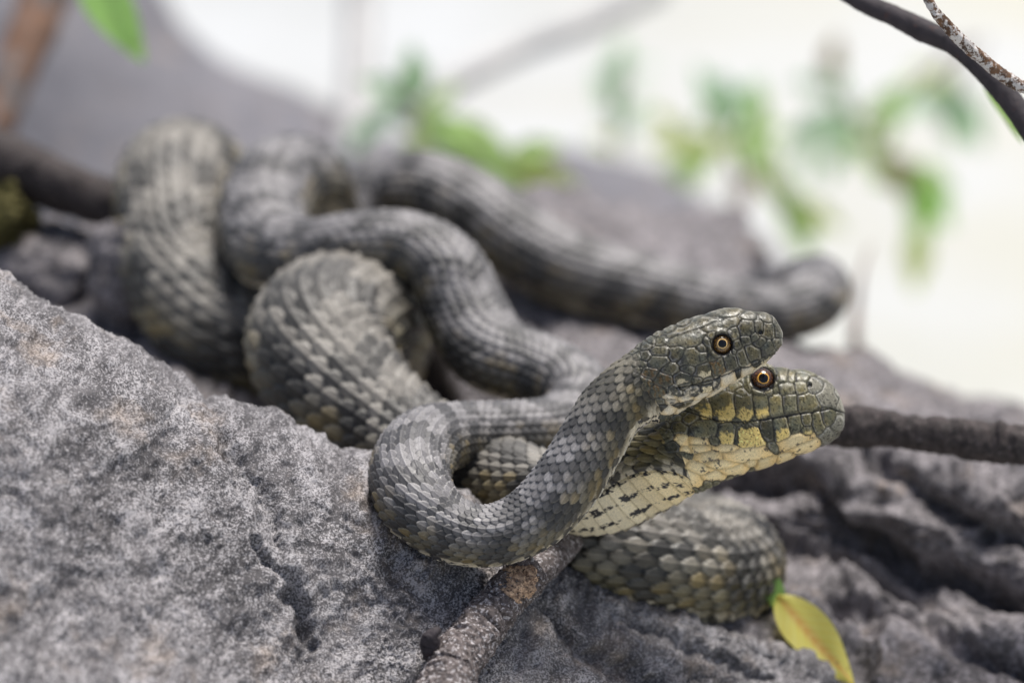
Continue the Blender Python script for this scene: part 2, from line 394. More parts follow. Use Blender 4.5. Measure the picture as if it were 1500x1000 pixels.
# ------------------------------------------------------------------ branches
def limb(name, pts, mat, rough=0.12, rings=160, nv=40, seed=0, knots=(), parent=None, cap=True, freq=1.6):
    """pts: px, py, d, radius in photo px"""
    A = catmull(np.array(pts, float), rings)
    C = P(A[:, 0], A[:, 1], A[:, 2]); Rr = A[:, 3] * K * (DIST + A[:, 2]) / DIST
    T = np.gradient(C, axis=0); T /= np.linalg.norm(T, axis=1)[:, None]
    D = np.tile(UP * 0.8 - AX * 0.6, (rings, 1)); D -= (D * T).sum(1)[:, None] * T; D /= np.linalg.norm(D, axis=1)[:, None]
    S = np.cross(T, D)
    th = np.linspace(0, 2 * math.pi, nv + 1)[:-1]
    dirs = np.cos(th)[None, :, None] * D[:, None] + np.sin(th)[None, :, None] * S[:, None]
    base = C[:, None] + dirs * Rr[:, None, None]
    rm = Rr.mean()
    f = base.reshape(-1, 3) / rm
    h = rough * (0.9 * fbm(f * 0.35 * freq + seed, 3) + 0.6 * (ridged(f * 0.8 * freq + seed, 3) - 0.9) + 0.25 * fbm(f * 3 * freq + seed, 3))
    h = h.reshape(rings, nv)
    for (t, ang, amp, w_) in knots:
        u = np.linspace(0, 1, rings)[:, None]
        dd = np.angle(np.exp(1j * (th[None] - ang)))
        h = h + amp * np.exp(-((u - t) / w_) ** 2 - (dd / 0.8) ** 2)
    V = C[:, None] + dirs * (Rr[:, None] * (1 + h))[..., None]
    o = link(name, grid_mesh(name, V, rings, nv, wrap=True, cap=cap), mat, parent)
    return o
def thing_limb(pts, mat, label, cat='branch', name='branch', **kw):
    o = limb(name, pts, mat, **kw)
    recentre(o, V1(*pts[0][:3])); return tag(o, label, cat)

thing_limb([(-260, 90, 14, 36), (-120, 175, 13.5, 37), (0, 232, 13, 40), (60, 262, 13, 39), (120, 285, 13, 36), (180, 305, 13, 35), (260, 335, 13.5, 33), (340, 350, 14, 30)],
           M['bark_dark'], 'thick dark branch running in from the left edge behind the leftmost coil', rough=0.14, seed=3, knots=[(0.5, 0.3, 0.12, 0.05)])
thing_limb([(1130, 600, 4.6, 26), (1190, 618, 4.3, 27), (1240, 625, 4.0, 28), (1300, 628, 3.8, 26), (1360, 636, 3.6, 25), (1420, 645, 3.4, 28), (1500, 650, 3.2, 29), (1600, 660, 3.0, 30), (1800, 690, 3.6, 33), (2100, 730, 5.5, 38), (2500, 900, 8, 44)],
           M['bark_dark'], 'dark knobbly branch behind the lower snake snout, leaving at the right edge', rough=0.26, seed=11, rings=420,
           knots=[(0.42, 0.2, 0.18, 0.012), (0.5, 3.2, 0.14, 0.02), (0.56, 0.1, 0.35, 0.008), (0.3, 0.4, 0.12, 0.014), (0.22, 0.1, 0.14, 0.01)])
thing_limb([(1200, -40, 3.0, 15), (1262, 2, 2.6, 15), (1310, 24, 2.3, 15), (1355, 46, 2.1, 17), (1400, 68, 1.9, 15), (1445, 108, 1.7, 16), (1482, 150, 1.5, 17), (1520, 205, 1.3, 17), (1570, 280, 1.2, 18), (1640, 420, 1.3, 20), (1760, 640, 2.0, 24), (1950, 950, 3.0, 30), (2100, 1250, 4.5, 36)],
           M['bark_smooth'], 'smooth dark branch curving across the upper right corner', rough=0.06, seed=21, rings=420, knots=[(0.24, 3.4, 0.2, 0.012), (0.36, 0.4, 0.1, 0.014)])
thing_limb([(1350, -30, -0.6, 7), (1362, 5, -0.6, 7), (1384, 34, -0.5, 8), (1410, 62, -0.3, 9), (1445, 92, 0, 9), (1480, 118, 0.1, 9), (1530, 145, 0.1, 9), (1600, 205, 0.4, 10), (1640, 330, 0.9, 11), (1650, 430, 1.3, 12)],
           M['bark_lichen'], 'thin twig speckled with white lichen in the upper right corner', name='twig', cat='twig', rough=0.22, seed=31, rings=380,
           knots=[(0.17, 1.5, 0.5, 0.012), (0.09, 4.5, 0.5, 0.012)])
# twig in the foreground with its torn wood and bud
tw = empty('broken_twig', V1(640, 1010, -2.2)); tag(tw, 'grey weathered twig with torn orange wood under the front snake loop', 'twig')
bpy.context.view_layer.update()
def par(o, p):
    o.parent = p; o.matrix_parent_inverse = Matrix.Translation(-Vector(p.location)); return o
par(limb('stem', [(622, 1100, -3.3, 46), (648, 1015, -2.3, 40), (668, 968, -1.7, 36), (700, 925, -1.15, 33), (724, 892, -0.75, 32), (742, 868, -0.5, 30), (762, 850, -0.25, 31), (776, 842, -0.05, 29)],
         M['bark_grey'], rough=0.24, seed=41, rings=420, nv=140, freq=2.0, knots=[(0.3, 4.6, 0.25, 0.03), (0.5, 1.0, -0.14, 0.012), (0.53, 1.0, 0.14, 0.015), (0.72, 0.5, 0.16, 0.03), (0.78, 0.3, -0.16, 0.01), (0.93, 0.0, 0.2, 0.02)] + [(tq, aq, -0.22, 0.006) for tq, aq in ((0.22, 0.4), (0.36, 5.6), (0.44, 0.9), (0.58, 5.9), (0.64, 0.3), (0.70, 1.2), (0.83, 5.7))]), tw)
par(limb('stem', [(762, 850, 0.0, 22), (785, 836, 0.5, 24), (808, 815, 1.0, 25), (830, 790, 1.5, 24)], M['bark_grey'], rough=0.16, seed=44, rings=90, nv=60, freq=1.5), tw)
par(limb('torn_wood', [(726, 890, -0.78, 10), (742, 872, -0.72, 19), (757, 857, -0.57, 23), (769, 848, -0.41, 20), (778, 842, -0.2, 11)], M['broken_wood'], rough=0.42, seed=47, rings=70, nv=60, freq=2.2), tw)
par(limb('bud', [(640, 962, -1.5, 14), (633, 950, -1.75, 16), (630, 938, -1.9, 13), (634, 928, -1.95, 9), (645, 921, -1.95, 4)], M['bark_smooth'], rough=0.3, seed=51, rings=50, nv=36, freq=1.5), tw)
# blurred branches far behind
thing_limb([(525, -160, 62, 26), (527, 0, 60, 24), (524, 120, 56, 24), (515, 240, 52, 26)], M['pale_branch'], 'pale upright branch, very blurred, rising above the middle coils', rough=0.05, rings=60)
thing_limb([(600, 170, 50, 26), (660, 122, 52, 22), (760, 72, 56, 20), (860, 32, 60, 22), (960, -20, 64, 24)], M['pale_branch'], 'pale slanting branch, very blurred, at the top centre', rough=0.05, rings=60)
thing_limb([(-60, 260, 26, 34), (-10, 180, 27, 32), (20, 110, 28, 30), (50, 40, 29, 34), (75, -40, 30, 36), (90, -140, 31, 36)], M['bark_rust'],
           'rusty brown stem blurred in the upper left corner', cat='stem', name='stem_trunk', rough=0.12, rings=80, seed=5)
thing_limb([(1256, 560, 26, 8), (1253, 500, 26.2, 8), (1255, 450, 26.6, 6), (1262, 400, 27, 4), (1275, 360, 28, 2)], M['bark_far'],
           'thin tan stalk rising right of the raised tail bend', cat='stalk', name='stalk', rough=0.1, rings=60)

# ------------------------------------------------------------------ leaves
def leaf_mesh(L, Wd, curl=0.25, fold=0.25, n=22, m=9, tip=1.4):
    t = np.linspace(0, 1, n)[:, None]; s = np.linspace(-1, 1, m)[None]
    wv = Wd * 0.5 * np.sin(math.pi * t ** 0.8) ** 0.8 * (1 - 0.25 * t ** tip) + 0.004 * L
    x = t * L + 0 * s; y = s * wv
    z = -curl * L * t ** 2 + fold * np.abs(y) + 0.02 * L * np.sin(9 * t + 3 * s)
    z = z + 0 * s
    V = np.stack([x, y, z], -1).reshape(-1, 3)
    c = np.stack([np.abs(s) + 0 * t, t + 0 * s, 0 * t * s], -1).reshape(-1, 3)
    return grid_mesh('leaf', V, n, m, cols=c)
def leaf(px, py, d, L, ang, wr, mat, parent=None, tilt=0.3, curl=0.25, label=None, depthdir=0.0):
    """base at the pixel; L in photo px at focus scale; ang: 0 right, 90 up"""
    s = K * (DIST + d) / DIST
    o = link('leaf', leaf_mesh(L * s, L * s * wr, curl), mat)
    a = R(ang)
    x = Vector(RT) * math.cos(a) + Vector(UP) * math.sin(a) + Vector(AX) * depthdir; x.normalize()
    zc = (-Vector(AX) + Vector(UP) * tilt); zc = (zc - x * zc.dot(x)).normalized()
    y = zc.cross(x)
    mt = Matrix((x, y, zc)).transposed().to_4x4(); mt.translation = Vector(V1(px, py, d))
    if parent:
        o.parent = parent; o.matrix_parent_inverse = Matrix.Translation(-Vector(parent.location))
    o.matrix_basis = mt
    return o
PD = 36                                       # plants stand well beyond the rocks
def plant(label, stems, leaves, smat=None, PD=PD):
    s0 = stems[0]
    e = empty('leafy_plant', V1(*s0[0][:3])); tag(e, label, 'plant', 'blurred leafy plants behind the snakes')
    for st in stems:
        st = [(a_, b_, c_ + PD, e_) for a_, b_, c_, e_ in st]
        par(limb('stem', st, smat or M['bark_far'], rough=0.08, rings=40, nv=12), e)
    leaves = list(leaves) + [(l[0] + random.uniform(-32, 32), l[1] + random.uniform(-32, 32), l[2], l[3] * random.uniform(.45, .7), random.uniform(0, 360), random.uniform(.3, .5), random.choice([G, O_, G, B_])) for l in leaves[::2]]
    for l in leaves: leaf(l[0], l[1], l[2] + PD, l[3] * 1.12, *l[4:], parent=e, curl=random.uniform(0.05, 0.35), tilt=random.uniform(-0.2, 0.9))
    return e
G, B_, O_, N_ = M['leaf_green'], M['leaf_blue'], M['leaf_olive'], M['leaf_brown']
plant('blurred sprig with green leaves above the middle of the snakes', [[(835, 330, 26, 5), (790, 280, 27, 5), (700, 225, 28, 5), (630, 175, 29, 4), (580, 140, 30, 3)]],
      [(600, 150, 30, 75, 150, .5, B_), (610, 150, 30, 80, 95, .5, B_), (600, 160, 30, 90, 195, .38, B_), (620, 170, 28, 120, -38, .42, G), (640, 178, 28, 110, -20, .4, G), (700, 215, 27, 90, -45, .4, G), (745, 235, 27, 100, -20, .45, O_),
       (760, 225, 27, 80, -50, .5, O_), (660, 195, 29, 70, -60, .4, G), (560, 165, 31, 70, 230, .4, B_), (610, 190, 29, 60, -80, .4, O_)], PD=14)
plant('blurred green plant with pointed leaves behind the tail, centre right', [[(1080, 330, 24, 6), (1085, 280, 25, 5), (1070, 220, 26, 5), (1050, 160, 27, 4)], [(1090, 300, 24, 5), (1110, 250, 25, 5), (1150, 290, 25, 4), (1190, 330, 25, 3)]],
      [(1065, 200, 27, 105, 110, .36, B_), (1060, 190, 26, 90, 60, .3, B_), (1050, 215, 26, 95, 175, .4, O_), (1045, 225, 26, 85, 215, .45, G), (1000, 230, 27, 70, 250, .4, G), (1070, 215, 26, 80, 25, .4, G),
       (1085, 200, 25, 95, -50, .45, G), (1100, 215, 25, 85, 80, .4, G), (1110, 240, 25, 90, -55, .4, O_), (1130, 265, 25, 95, -50, .42, G), (1155, 290, 25, 85, -70, .5, G), (1080, 250, 25, 60, -80, .4, N_),
       (1000, 205, 27, 60, 130, .4, O_), (985, 240, 27, 60, 260, .4, B_), (1165, 300, 25, 75, -20, .4, O_)])
plant('blurred plant with drooping leaves near the right edge', [[(1420, 60, 30, 5), (1340, 130, 30, 5), (1280, 190, 29, 5), (1300, 240, 28, 5), (1330, 270, 28, 4)], [(1280, 190, 29, 5), (1230, 150, 31, 4), (1205, 90, 32, 3)]],
      [(1215, 110, 32, 55, 80, .5, N_), (1225, 130, 32, 60, 170, .4, B_), (1240, 170, 32, 85, 200, .5, B_), (1250, 185, 31, 80, -120, .45, B_), (1270, 190, 29, 90, 50, .4, G), (1290, 170, 29, 80, 20, .4, B_), (1265, 200, 29, 80, -60, .42, G),
       (1300, 230, 28, 80, -55, .6, N_), (1320, 250, 28, 80, -20, .55, G), (1340, 265, 28, 90, -80, .5, G), (1345, 270, 28, 75, -50, .5, M['leaf_bright']), (1345, 330, 29, 90, -92, .45, O_), (1240, 175, 31, 60, 100, .4, B_), (1200, 190, 33, 60, 230, .4, B_)])
plant('faint bluish leaves far behind at the upper right', [[(1440, 60, 40, 4), (1400, 120, 40, 4), (1385, 200, 40, 3)]],
      [(1395, 120, 40, 90, -85, .5, B_), (1400, 140, 40, 80, -60, .5, B_), (1395, 130, 40, 70, 210, .5, B_)])
plant('faint bluish leaves far behind at the top centre', [[(905, 260, 42, 4), (903, 180, 42, 4), (910, 90, 42, 3)]],
      [(905, 130, 42, 70, 85, .5, B_), (903, 170, 42, 70, 110, .5, B_), (905, 200, 42, 70, 60, .4, B_)])
# single leaves
lf = leaf(120, -50, 19, 165, -56, .44, M['leaf_bright'], curl=0.15); tag(lf, 'bright green blurred leaf hanging in at the top left', 'leaf')
lf = leaf(1252, -12, 3.2, 62, 170, .5, M['leaf_bright'], curl=0.1); tag(lf, 'small bright green leaf at the end of the smooth dark branch', 'leaf')
lf = leaf(1440, 118, 5.5, 110, -56, .16, M['leaf_green'], curl=0.1); tag(lf, 'narrow green leaf behind the smooth dark branch at the right edge', 'leaf')
lf = leaf(1138, 872, 3.9, 172, -50, .42, M['leaf_yellow'], curl=-0.06, tilt=0.4, depthdir=-0.25); tag(lf, 'yellow leaf with an orange midrib lying right of the lower coil', 'leaf')
lf = leaf(1140, 893, 4.0, 66, 100, .45, M['leaf_bright'], curl=0.1, tilt=0.2); tag(lf, 'small fresh green leaf beside the stalk of the yellow leaf', 'leaf')

def moss():
    q = NT('olive moss'); nz = q.noise(q.pos(), 6, 4)
    q.l(q.mix(nz, (0.03, 0.026, 0.008), (0.11, 0.095, 0.02)), q.b.inputs['Base Color']); q.b.inputs['Roughness'].default_value = 0.9
    n, m_ = 60, 80
    th = np.linspace(0.02, math.pi - 0.02, n)[:, None]; ph = np.linspace(0, 2 * math.pi, m_ + 1)[:-1][None]
    D = np.stack([np.sin(th) * np.cos(ph), np.sin(th) * np.sin(ph), np.cos(th) * np.ones_like(ph)], -1).reshape(-1, 3)
    V = D * (0.85 + 0.75 * fbm(D * 1.6, 3) + 0.35 * np.abs(noise(D * 9)))[:, None] * np.array([1.0, 0.8, 0.72])
    o = link('moss', grid_mesh('moss', V, n, m_, wrap=True, cap=True), q.m); o.location = V1(-10, 312, 12.6)
    tag(o, 'dark olive cushion of moss under the thick branch at the left edge', 'moss', kind='stuff')
moss()

# ------------------------------------------------------------------ snakes
def snake_material(name, rough=0.36):
    q = NT(name)
    at = q.n('ShaderNodeAttribute'); at.attribute_name = 'Col'
    co = q.pos()
    f1 = q.ramp(q.noise(co, 38, 3, 0.7), [(0.3, 0.72), (0.7, 1.25)])
    c = q.mix(1.0, at.outputs['Color'], f1, 'MULTIPLY')
    q.l(c, q.b.inputs['Base Color'])
    rr = q.n('ShaderNodeMapRange'); q.l(q.noise(co, 9, 4), rr.inputs[0]); rr.inputs[1].default_value = 0.3; rr.inputs[2].default_value = 0.7
    rr.inputs[3].default_value = rough - 0.10; rr.inputs[4].default_value = rough + 0.12
    hd = q.n('ShaderNodeMath', operation='MULTIPLY_ADD'); q.l(at.outputs['Alpha'], hd.inputs[0]); hd.inputs[1].default_value = -0.13; q.l(rr.outputs[0], hd.inputs[2])
    q.l(hd.outputs[0], q.b.inputs['Roughness'])
    q.b.inputs['Specular IOR Level'].default_value = 0.48
    q.b.inputs['Subsurface Weight'].default_value = 0.0
    q.bump(q.noise(co, 30, 3, 0.6), 0.25, 0.012)
    return q.m

def poly_side(points, s_axis, o0, ax, pr):
    """image polyline -> value across the axis at each s"""
    p = np.array(points, float) - o0
    s = p @ ax; t = p @ pr
    k = np.argsort(s); return np.interp(s_axis, s[k], t[k])

CREAM = np.array([0.56, 0.48, 0.31]); CREAMW = np.array([0.68, 0.60, 0.45]); YEL = np.array([0.60, 0.46, 0.17]); ORG = np.array([0.66, 0.40, 0.2])
BLK = np.array([0.012, 0.012, 0.014])

def build_snake(name, spec):
    """one continuous body from snout to tail"""
    # ---- centre line
    s0 = np.array(spec['snout'], float); s1 = np.array(spec['nape'], float)
    axv = s1[:2] - s0[:2]; Lh = np.linalg.norm(axv); ax = axv / Lh
    pr = np.array([ax[1], -ax[0]])
    if pr[1] > 0: pr = -pr                      # towards the top of the picture
    ts = np.concatenate([[0, .012, .03, .06, .1, .15], np.linspace(.2, 1, 17)])
    headc = [(s0[0] + axv[0] * t, s0[1] + axv[1] * t, s0[2] + (s1[2] - s0[2]) * t) for t in ts]
    hr = spec['head_r']
    # dense path in 3D
    pts = [(*c, 50.0, *spec['head_D']) for c in headc] + [tuple(p) for p in spec['path']]
    pts = np.array(pts, float)
    nh = len(headc)
    # arc-length resample: chord parametrisation through catmull, finely
    tt = np.concatenate([np.linspace(0, nh - 1, 900), np.linspace(nh - 1, len(pts) - 1, (len(pts) - nh) * 160)[1:]])
    head_lin = np.array([np.interp(tt[:900], np.arange(nh), pts[:nh, k]) for k in range(7)]).T
    cr_ = catmull(pts[nh - 1:], tt[900:] - (nh - 1))
    # first body span starts tangent to the head: blend
    Apx = np.vstack([head_lin, cr_])
    C = P(Apx[:, 0], Apx[:, 1], Apx[:, 2]); ppc = K * (DIST + Apx[:, 2]) / DIST
    seg = np.concatenate([[0], np.cumsum(np.linalg.norm(np.diff(C, axis=0), axis=1))])
    def sm(x, wd):                              # smooth columns along arc length
        n = int(wd); k = np.hanning(n * 2 + 1); k /= k.sum()
        xp = np.pad(x, ((n, n), (0, 0)), mode='edge') if x.ndim == 2 else np.pad(x, (n, n), mode='edge')
        return np.stack([np.convolve(xp[:, i], k, 'valid') for i in range(x.shape[1])], 1) if x.ndim == 2 else np.convolve(xp, k, 'valid')
    tot = seg[-1]; NF = 6000; su = np.linspace(0, tot, NF)
    Cu = np.stack([np.interp(su, seg, C[:, i]) for i in range(3)], 1)
    Ru = np.interp(su, seg, Apx[:, 3] * ppc)
    Du = np.stack([np.interp(su, seg, Apx[:, 4 + i]) for i in range(3)], 1)
    s_head = Lh * K * (DIST + s0[2]) / DIST
    wd = 0.45 / (tot / NF)
    Cs = sm(Cu, wd); k = sstep(s_head * 0.75, s_head * 1.15, su)[:, None]; Cu = Cu * (1 - k) + Cs * k
    Ru = sm(Ru, wd); Du = sm(Du, wd)
    Dw = Du[:, :1] * RT + Du[:, 1:2] * UP - Du[:, 2:3] * AX
    T = np.gradient(Cu, axis=0); T /= np.linalg.norm(T, axis=1)[:, None]; T = sm(T, wd * .6); T /= np.linalg.norm(T, axis=1)[:, None]
    # ---- lattice coordinate
    NCOL = 19; ARC = R(268)
    spacing = (Ru * ARC / NCOL) * spec.get('du', 1.42)
    kap = np.linalg.norm(np.gradient(T, axis=0), axis=1) / (tot / NF)
    kap = sm(kap, wd * 1.2); spacing = spacing / (1 + np.clip(kap * Ru, 0, 1.2) * 0.55)
    Ucoord = np.concatenate([[0], np.cumsum(np.diff(su) / spacing[:-1])])
    # ---- ring positions: density by focus and head
    dd = (Cu - EYE) @ AX - DIST
    dens = np.where(np.abs(dd) < 2.2, 13.0, np.where(dd < 6, 8.5, 5.0)) / spacing
    dens = np.where(su < s_head * 1.05, spec['head_rings'] / (s_head * 1.05), dens)
    dens = np.where(su < s_head * 0.03, dens * 4, dens)
    cum = np.concatenate([[0], np.cumsum(dens[:-1] * np.diff(su))]); nR = int(cum[-1])
    sr = np.interp(np.linspace(0, cum[-1], nR), cum, su)
    f3 = lambda X: np.stack([np.interp(sr, su, X[:, i]) for i in range(3)], 1)
    C = f3(Cu); T = f3(T); T /= np.linalg.norm(T, axis=1)[:, None]; D = f3(Dw)
    D -= (D * T).sum(1)[:, None] * T; D /= np.linalg.norm(D, axis=1)[:, None]
    S = np.cross(T, D)                           # near side when the head looks right
    if spec.get('flip'): S = -S
    # make S point to the camera at the head
    if (S[5] @ -AX) < 0: S = -S
    Rr = np.interp(sr, su, Ru); U = np.interp(sr, su, Ucoord)
    # ---- profile
    rt = Rr * 1.0; rb = Rr * 0.92; rs = Rr * 1.04
    spx = sr / (K * (DIST + s0[2]) / DIST)       # px from the snout along the head axis
    top = poly_side(spec['top'], spx, s0[:2], ax, pr); bot = -poly_side(spec['bot'], spx, s0[:2], ax, pr)
    ppx = K * (DIST + s0[2]) / DIST
    hw = np.interp(spx, [a for a, b in hr], [b for a, b in hr])
    k = 1 - sstep(Lh * 0.86, Lh * 1.3, spx)
    rnd = np.sqrt(np.clip(1 - (1 - np.clip(spx / 9.0, 0, 1)) ** 2, 0, 1))
    rt = rt * (1 - k) + k * top * ppx * rnd; rb = rb * (1 - k) + k * bot * ppx * rnd; rs = rs * (1 - k) + k * hw * ppx * rnd
    tail = sstep(0, 1.2, tot - sr); rt *= tail; rb *= tail; rs *= tail
    nV = spec['nv']
    th = np.linspace(0, 2 * math.pi, nV + 1)[:-1]
    ct, stn = np.cos(th), np.sin(th)
    ex = 2.0 + 0.5 * k[:, None]
    q = (np.abs(ct)[None] ** ex + np.abs(stn)[None] ** ex) ** (-1 / ex)
    zz = np.where(stn[None] > 0, rt[:, None], rb[:, None]) * stn[None] * q
    yy = rs[:, None] * ct[None] * q
    # flatter belly
    zz = np.where((stn[None] < -0.75) & (k[:, None] < 1), zz * (1 - 0.10 * (1 - k[:, None]) * sstep(0.75, 1, -stn[None])), zz)
    V = C[:, None] + S[:, None] * yy[..., None] + D[:, None] * zz[..., None]
    Nn = S[:, None] * (yy / (rs[:, None] ** 2 + 1e-6))[..., None] + D[:, None] * (zz / (np.where(stn[None] > 0, rt[:, None], rb[:, None]) ** 2 + 1e-6))[..., None]
    Nn /= np.linalg.norm(Nn, axis=-1)[..., None] + 1e-9
    # ---- body scales
    phi = np.angle(np.exp(1j * (th - math.pi / 2)))              # 0 on the back
    vcol = phi / (ARC / NCOL)                                     # -9.5 .. 9.5 dorsal
    UU = np.repeat(U[:, None], nV, 1); VV = np.repeat(vcol[None], nR, 0)
    half = NCOL / 2
    dorsal = np.abs(VV) < half
    H = np.zeros((nR, nV)); LX = np.zeros((nR, nV)); LY = np.zeros((nR, nV)); ID = np.zeros((nR, nV)); EDG = np.zeros((nR, nV)); best = np.full((nR, nV), 1e9)
    cj = np.round(VV)
    for dj in (0, -1, 1):
        j = cj + dj
        offs = 0.5 * (np.abs(j) % 2)
        i0 = np.floor(UU - offs)
        for di in (-1, 0, 1):
            uc = i0 + di + offs
            x = (UU - uc) / spec.get('sx', 0.78); edgew = np.where(np.abs(j) > 8.4, 1.15, 1.0)
            y = (VV - j) / ((spec.get('sy', 0.60) + 0.07 * np.clip((9 - np.abs(j)) / 8, 0, 1)) * edgew)
            r = (np.abs(x) ** 2.1 + np.abs(y) ** 1.9)
            # pointed hind tip
            tp = spec.get('tip', 1.75); r = np.where(x > 0, np.abs(x) ** tp + np.abs(y) ** tp, r)
            inside = (r < 1) & (np.abs(j) <= 9) & dorsal
            take = inside & (uc < best)
            best = np.where(take, uc, best)
            LX = np.where(take, x, LX); LY = np.where(take, y, LY); EDG = np.where(take, r, EDG); ID = np.where(take, uc * 37.0 + j * 911.0, ID)
    has = best < 1e8
    hsc = np.where(has, 0.35 + 0.55 * LX - spec.get('dome', 0.24) * LY ** 2 + 0.22 * np.exp(-(LY / 0.13) ** 2) * sstep(-.6, -.1, LX), -0.55)
    hsc = np.where(has, hsc * 1.0 - 0.5 * sstep(0.80, 1.0, EDG), hsc)
    # belly plates: one wide plate per row, hind edge free
    fb = UU - np.floor(UU); bl = ~dorsal
    hb = 0.15 + 0.5 * fb - 1.0 * sstep(0.93, 1.0, fb)
    vb = (np.pi - np.abs(np.repeat(phi[None], nR, 0))) / (math.pi - ARC / 2)
    hsc = np.where(bl, hb - 0.6 * sstep(0.9, 1.0, vb), hsc)
    ID = np.where(bl, np.floor(UU) * 53.0 + 7, ID); LX = np.where(bl, fb * 2 - 1, LX); LY = np.where(bl, 0, LY)
    amp = (Rr * 0.072 * spec.get('amp', 1.0))[:, None]
    kb = 1 - k[:, None]
    def h01(a, s): return np.modf(np.abs(np.sin(a * 12.9898 + s) * 43758.5453))[0]
    rnd1 = h01(ID, 1.3 + spec['seed']); rnd2 = h01(ID, 4.1 + spec['seed']); rnd3 = h01(ID, 8.8 + spec['seed'])
    # ---- body colour
    c_up = np.array(spec['c_up']); c_side = np.array(spec['c_side']); c_dk = np.array(spec['c_dark'])  # c_up: back colour with top light and blue sheen painted in
    av = np.abs(VV) / half
    col = c_up * (1 - sstep(0.35, 0.8, av))[..., None] + c_side * sstep(0.35, 0.8, av)[..., None]
    col = col * (0.72 + 0.5 * rnd1)[..., None]
    col = col * (1 + (np.array([0.22, 0.06, -0.30]) * (sstep(0.55, 1.0, rnd2) * sstep(0.3, 0.6, av))[..., None]))
    # blotches: alternating rows of dark squares, ragged by scale
    uc = np.where(has, best, UU); vc = np.where(has, np.round(VV - LY * 0.6), VV)
    per = spec.get('per', 5.0)
    topz = np.abs(vc) < 3.9
    ph = (uc + np.where(topz, 0.0, 0.5 * per) + 0.9 * np.sin(uc * 0.31) + 0.5 * np.sin(vc * 1.3 + uc * .2)) / per
    bf = np.abs(ph - np.round(ph)) * 2
    inz = np.abs(vc) < 8.4
    blot = sstep(0.50, 0.36, bf + (rnd3 - 0.5) * 0.30) * inz * dorsal * np.where(topz, spec.get('bt', 0.62), 0.85)
    col = col * (1 - blot)[..., None] + blot[..., None] * c_dk * (0.7 + 0.6 * rnd1[..., None])
    # edge highlight painted as a pale rim; light keel, dark skin between
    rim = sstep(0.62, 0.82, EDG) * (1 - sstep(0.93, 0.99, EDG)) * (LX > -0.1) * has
    frontal = np.clip((0.15 - LX) / 0.75, 0, 1) ** 1.3  # scale fronts: dark pigment with the overlap shadow painted in
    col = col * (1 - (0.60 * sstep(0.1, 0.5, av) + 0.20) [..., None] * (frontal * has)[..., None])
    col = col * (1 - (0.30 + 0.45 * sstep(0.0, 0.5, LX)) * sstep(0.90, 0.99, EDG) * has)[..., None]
    keel = np.exp(-(LY / 0.09) ** 2) * sstep(-0.7, -0.2, LX) * has
    col = col * (1 + 0.35 * keel[..., None])
    col = col + (rim * 0.07 * (0.4 + rnd1))[..., None] * np.array([1, .98, .9])
    col = np.where((~has & dorsal)[..., None], np.array([0.010, 0.010, 0.010]), col)
    nearhead = (1 - sstep(Lh * 1.0, Lh * 1.75, spx))[:, None, None]
    col = col * (1 - 0.75 * nearhead) + 0.75 * nearhead * col * np.array(spec['head_col']) / np.mean(spec['c_side']) * 0.8
    Pn = (V.reshape(-1, 3))
    n_f = fbm(Pn * 5.0 + spec['seed'], 3).reshape(nR, nV); n_m = fbm(Pn * 1.6 + spec['seed'], 3).reshape(nR, nV); n_s = fbm(Pn * 9.0 + spec['seed'], 4, 0.65).reshape(nR, nV)
    # lowest rows turn cream with black blotches
    edge = sstep(0.84, 0.97, av + 0.10 * (rnd1 - 0.5)) * dorsal
    ecol = CREAMW * (0.75 + 0.3 * rnd2)[..., None]
    ecol = np.where((n_f + 0.25 * n_m > 0.06)[..., None], BLK * 3, ecol)
    col = col * (1 - edge * spec['cream'])[..., None] + ecol * (edge * spec['cream'])[..., None]
    # belly
    bcol = np.array(spec['belly'])[None, None] * (0.85 + 0.2 * rnd1)[..., None]
    strip = spec.get('strip', [])
    mark = np.zeros((nR, nV), bool)
    for (c0, wdt, thr) in strip:
        mark |= (np.abs(vb - c0) < wdt * (1 + n_m * 2.0)) & (n_s + 0.35 * noise(Pn * 22).reshape(nR, nV) > thr)
    nh2 = (1 - sstep(Lh * 1.0, Lh * 1.5, spx))[:, None, None]
    bcol = bcol * (1 - nh2) + nh2 * bcol * np.array(spec['chin']) / np.array(spec['belly'])
    bcol = np.where(mark[..., None], BLK * 2, bcol)
    bcol = bcol * (1 - 0.45 * sstep(0.0, 0.10, 0.10 - fb))[..., None] * (1 - 0.25 * sstep(0.93, 1.0, fb))[..., None]
    col = np.where(bl[..., None], bcol, col)
    dorsal_gloss = col
    # ---- head plates, in side view
    nhd = int(np.searchsorted(spx, Lh * 1.35))
    px2 = s0[0] + ax[0] * spx[:nhd, None] + pr[0] * (zz[:nhd] / ppx)
    py2 = s0[1] + ax[1] * spx[:nhd, None] + pr[1] * (zz[:nhd] / ppx)
    # beyond the straight axis use the real picture position
    W3 = V[:nhd].reshape(-1, 3) - EYE; dz = W3 @ AX
    rx_ = (W3 @ RT / (dz / DIST) / K + 750).reshape(nhd, nV); ry_ = (500 - W3 @ UP / (dz / DIST) / K).reshape(nhd, nV)
    kx = sstep(Lh * 0.7, Lh, spx[:nhd])[:, None]
    px2 = px2 * (1 - kx) + rx_ * kx; py2 = py2 * (1 - kx) + ry_ * kx
    seeds = list(spec['plates'])
    man = np.array([(a[0], a[1], a[2], a[3], a[4]) for a in seeds], float)
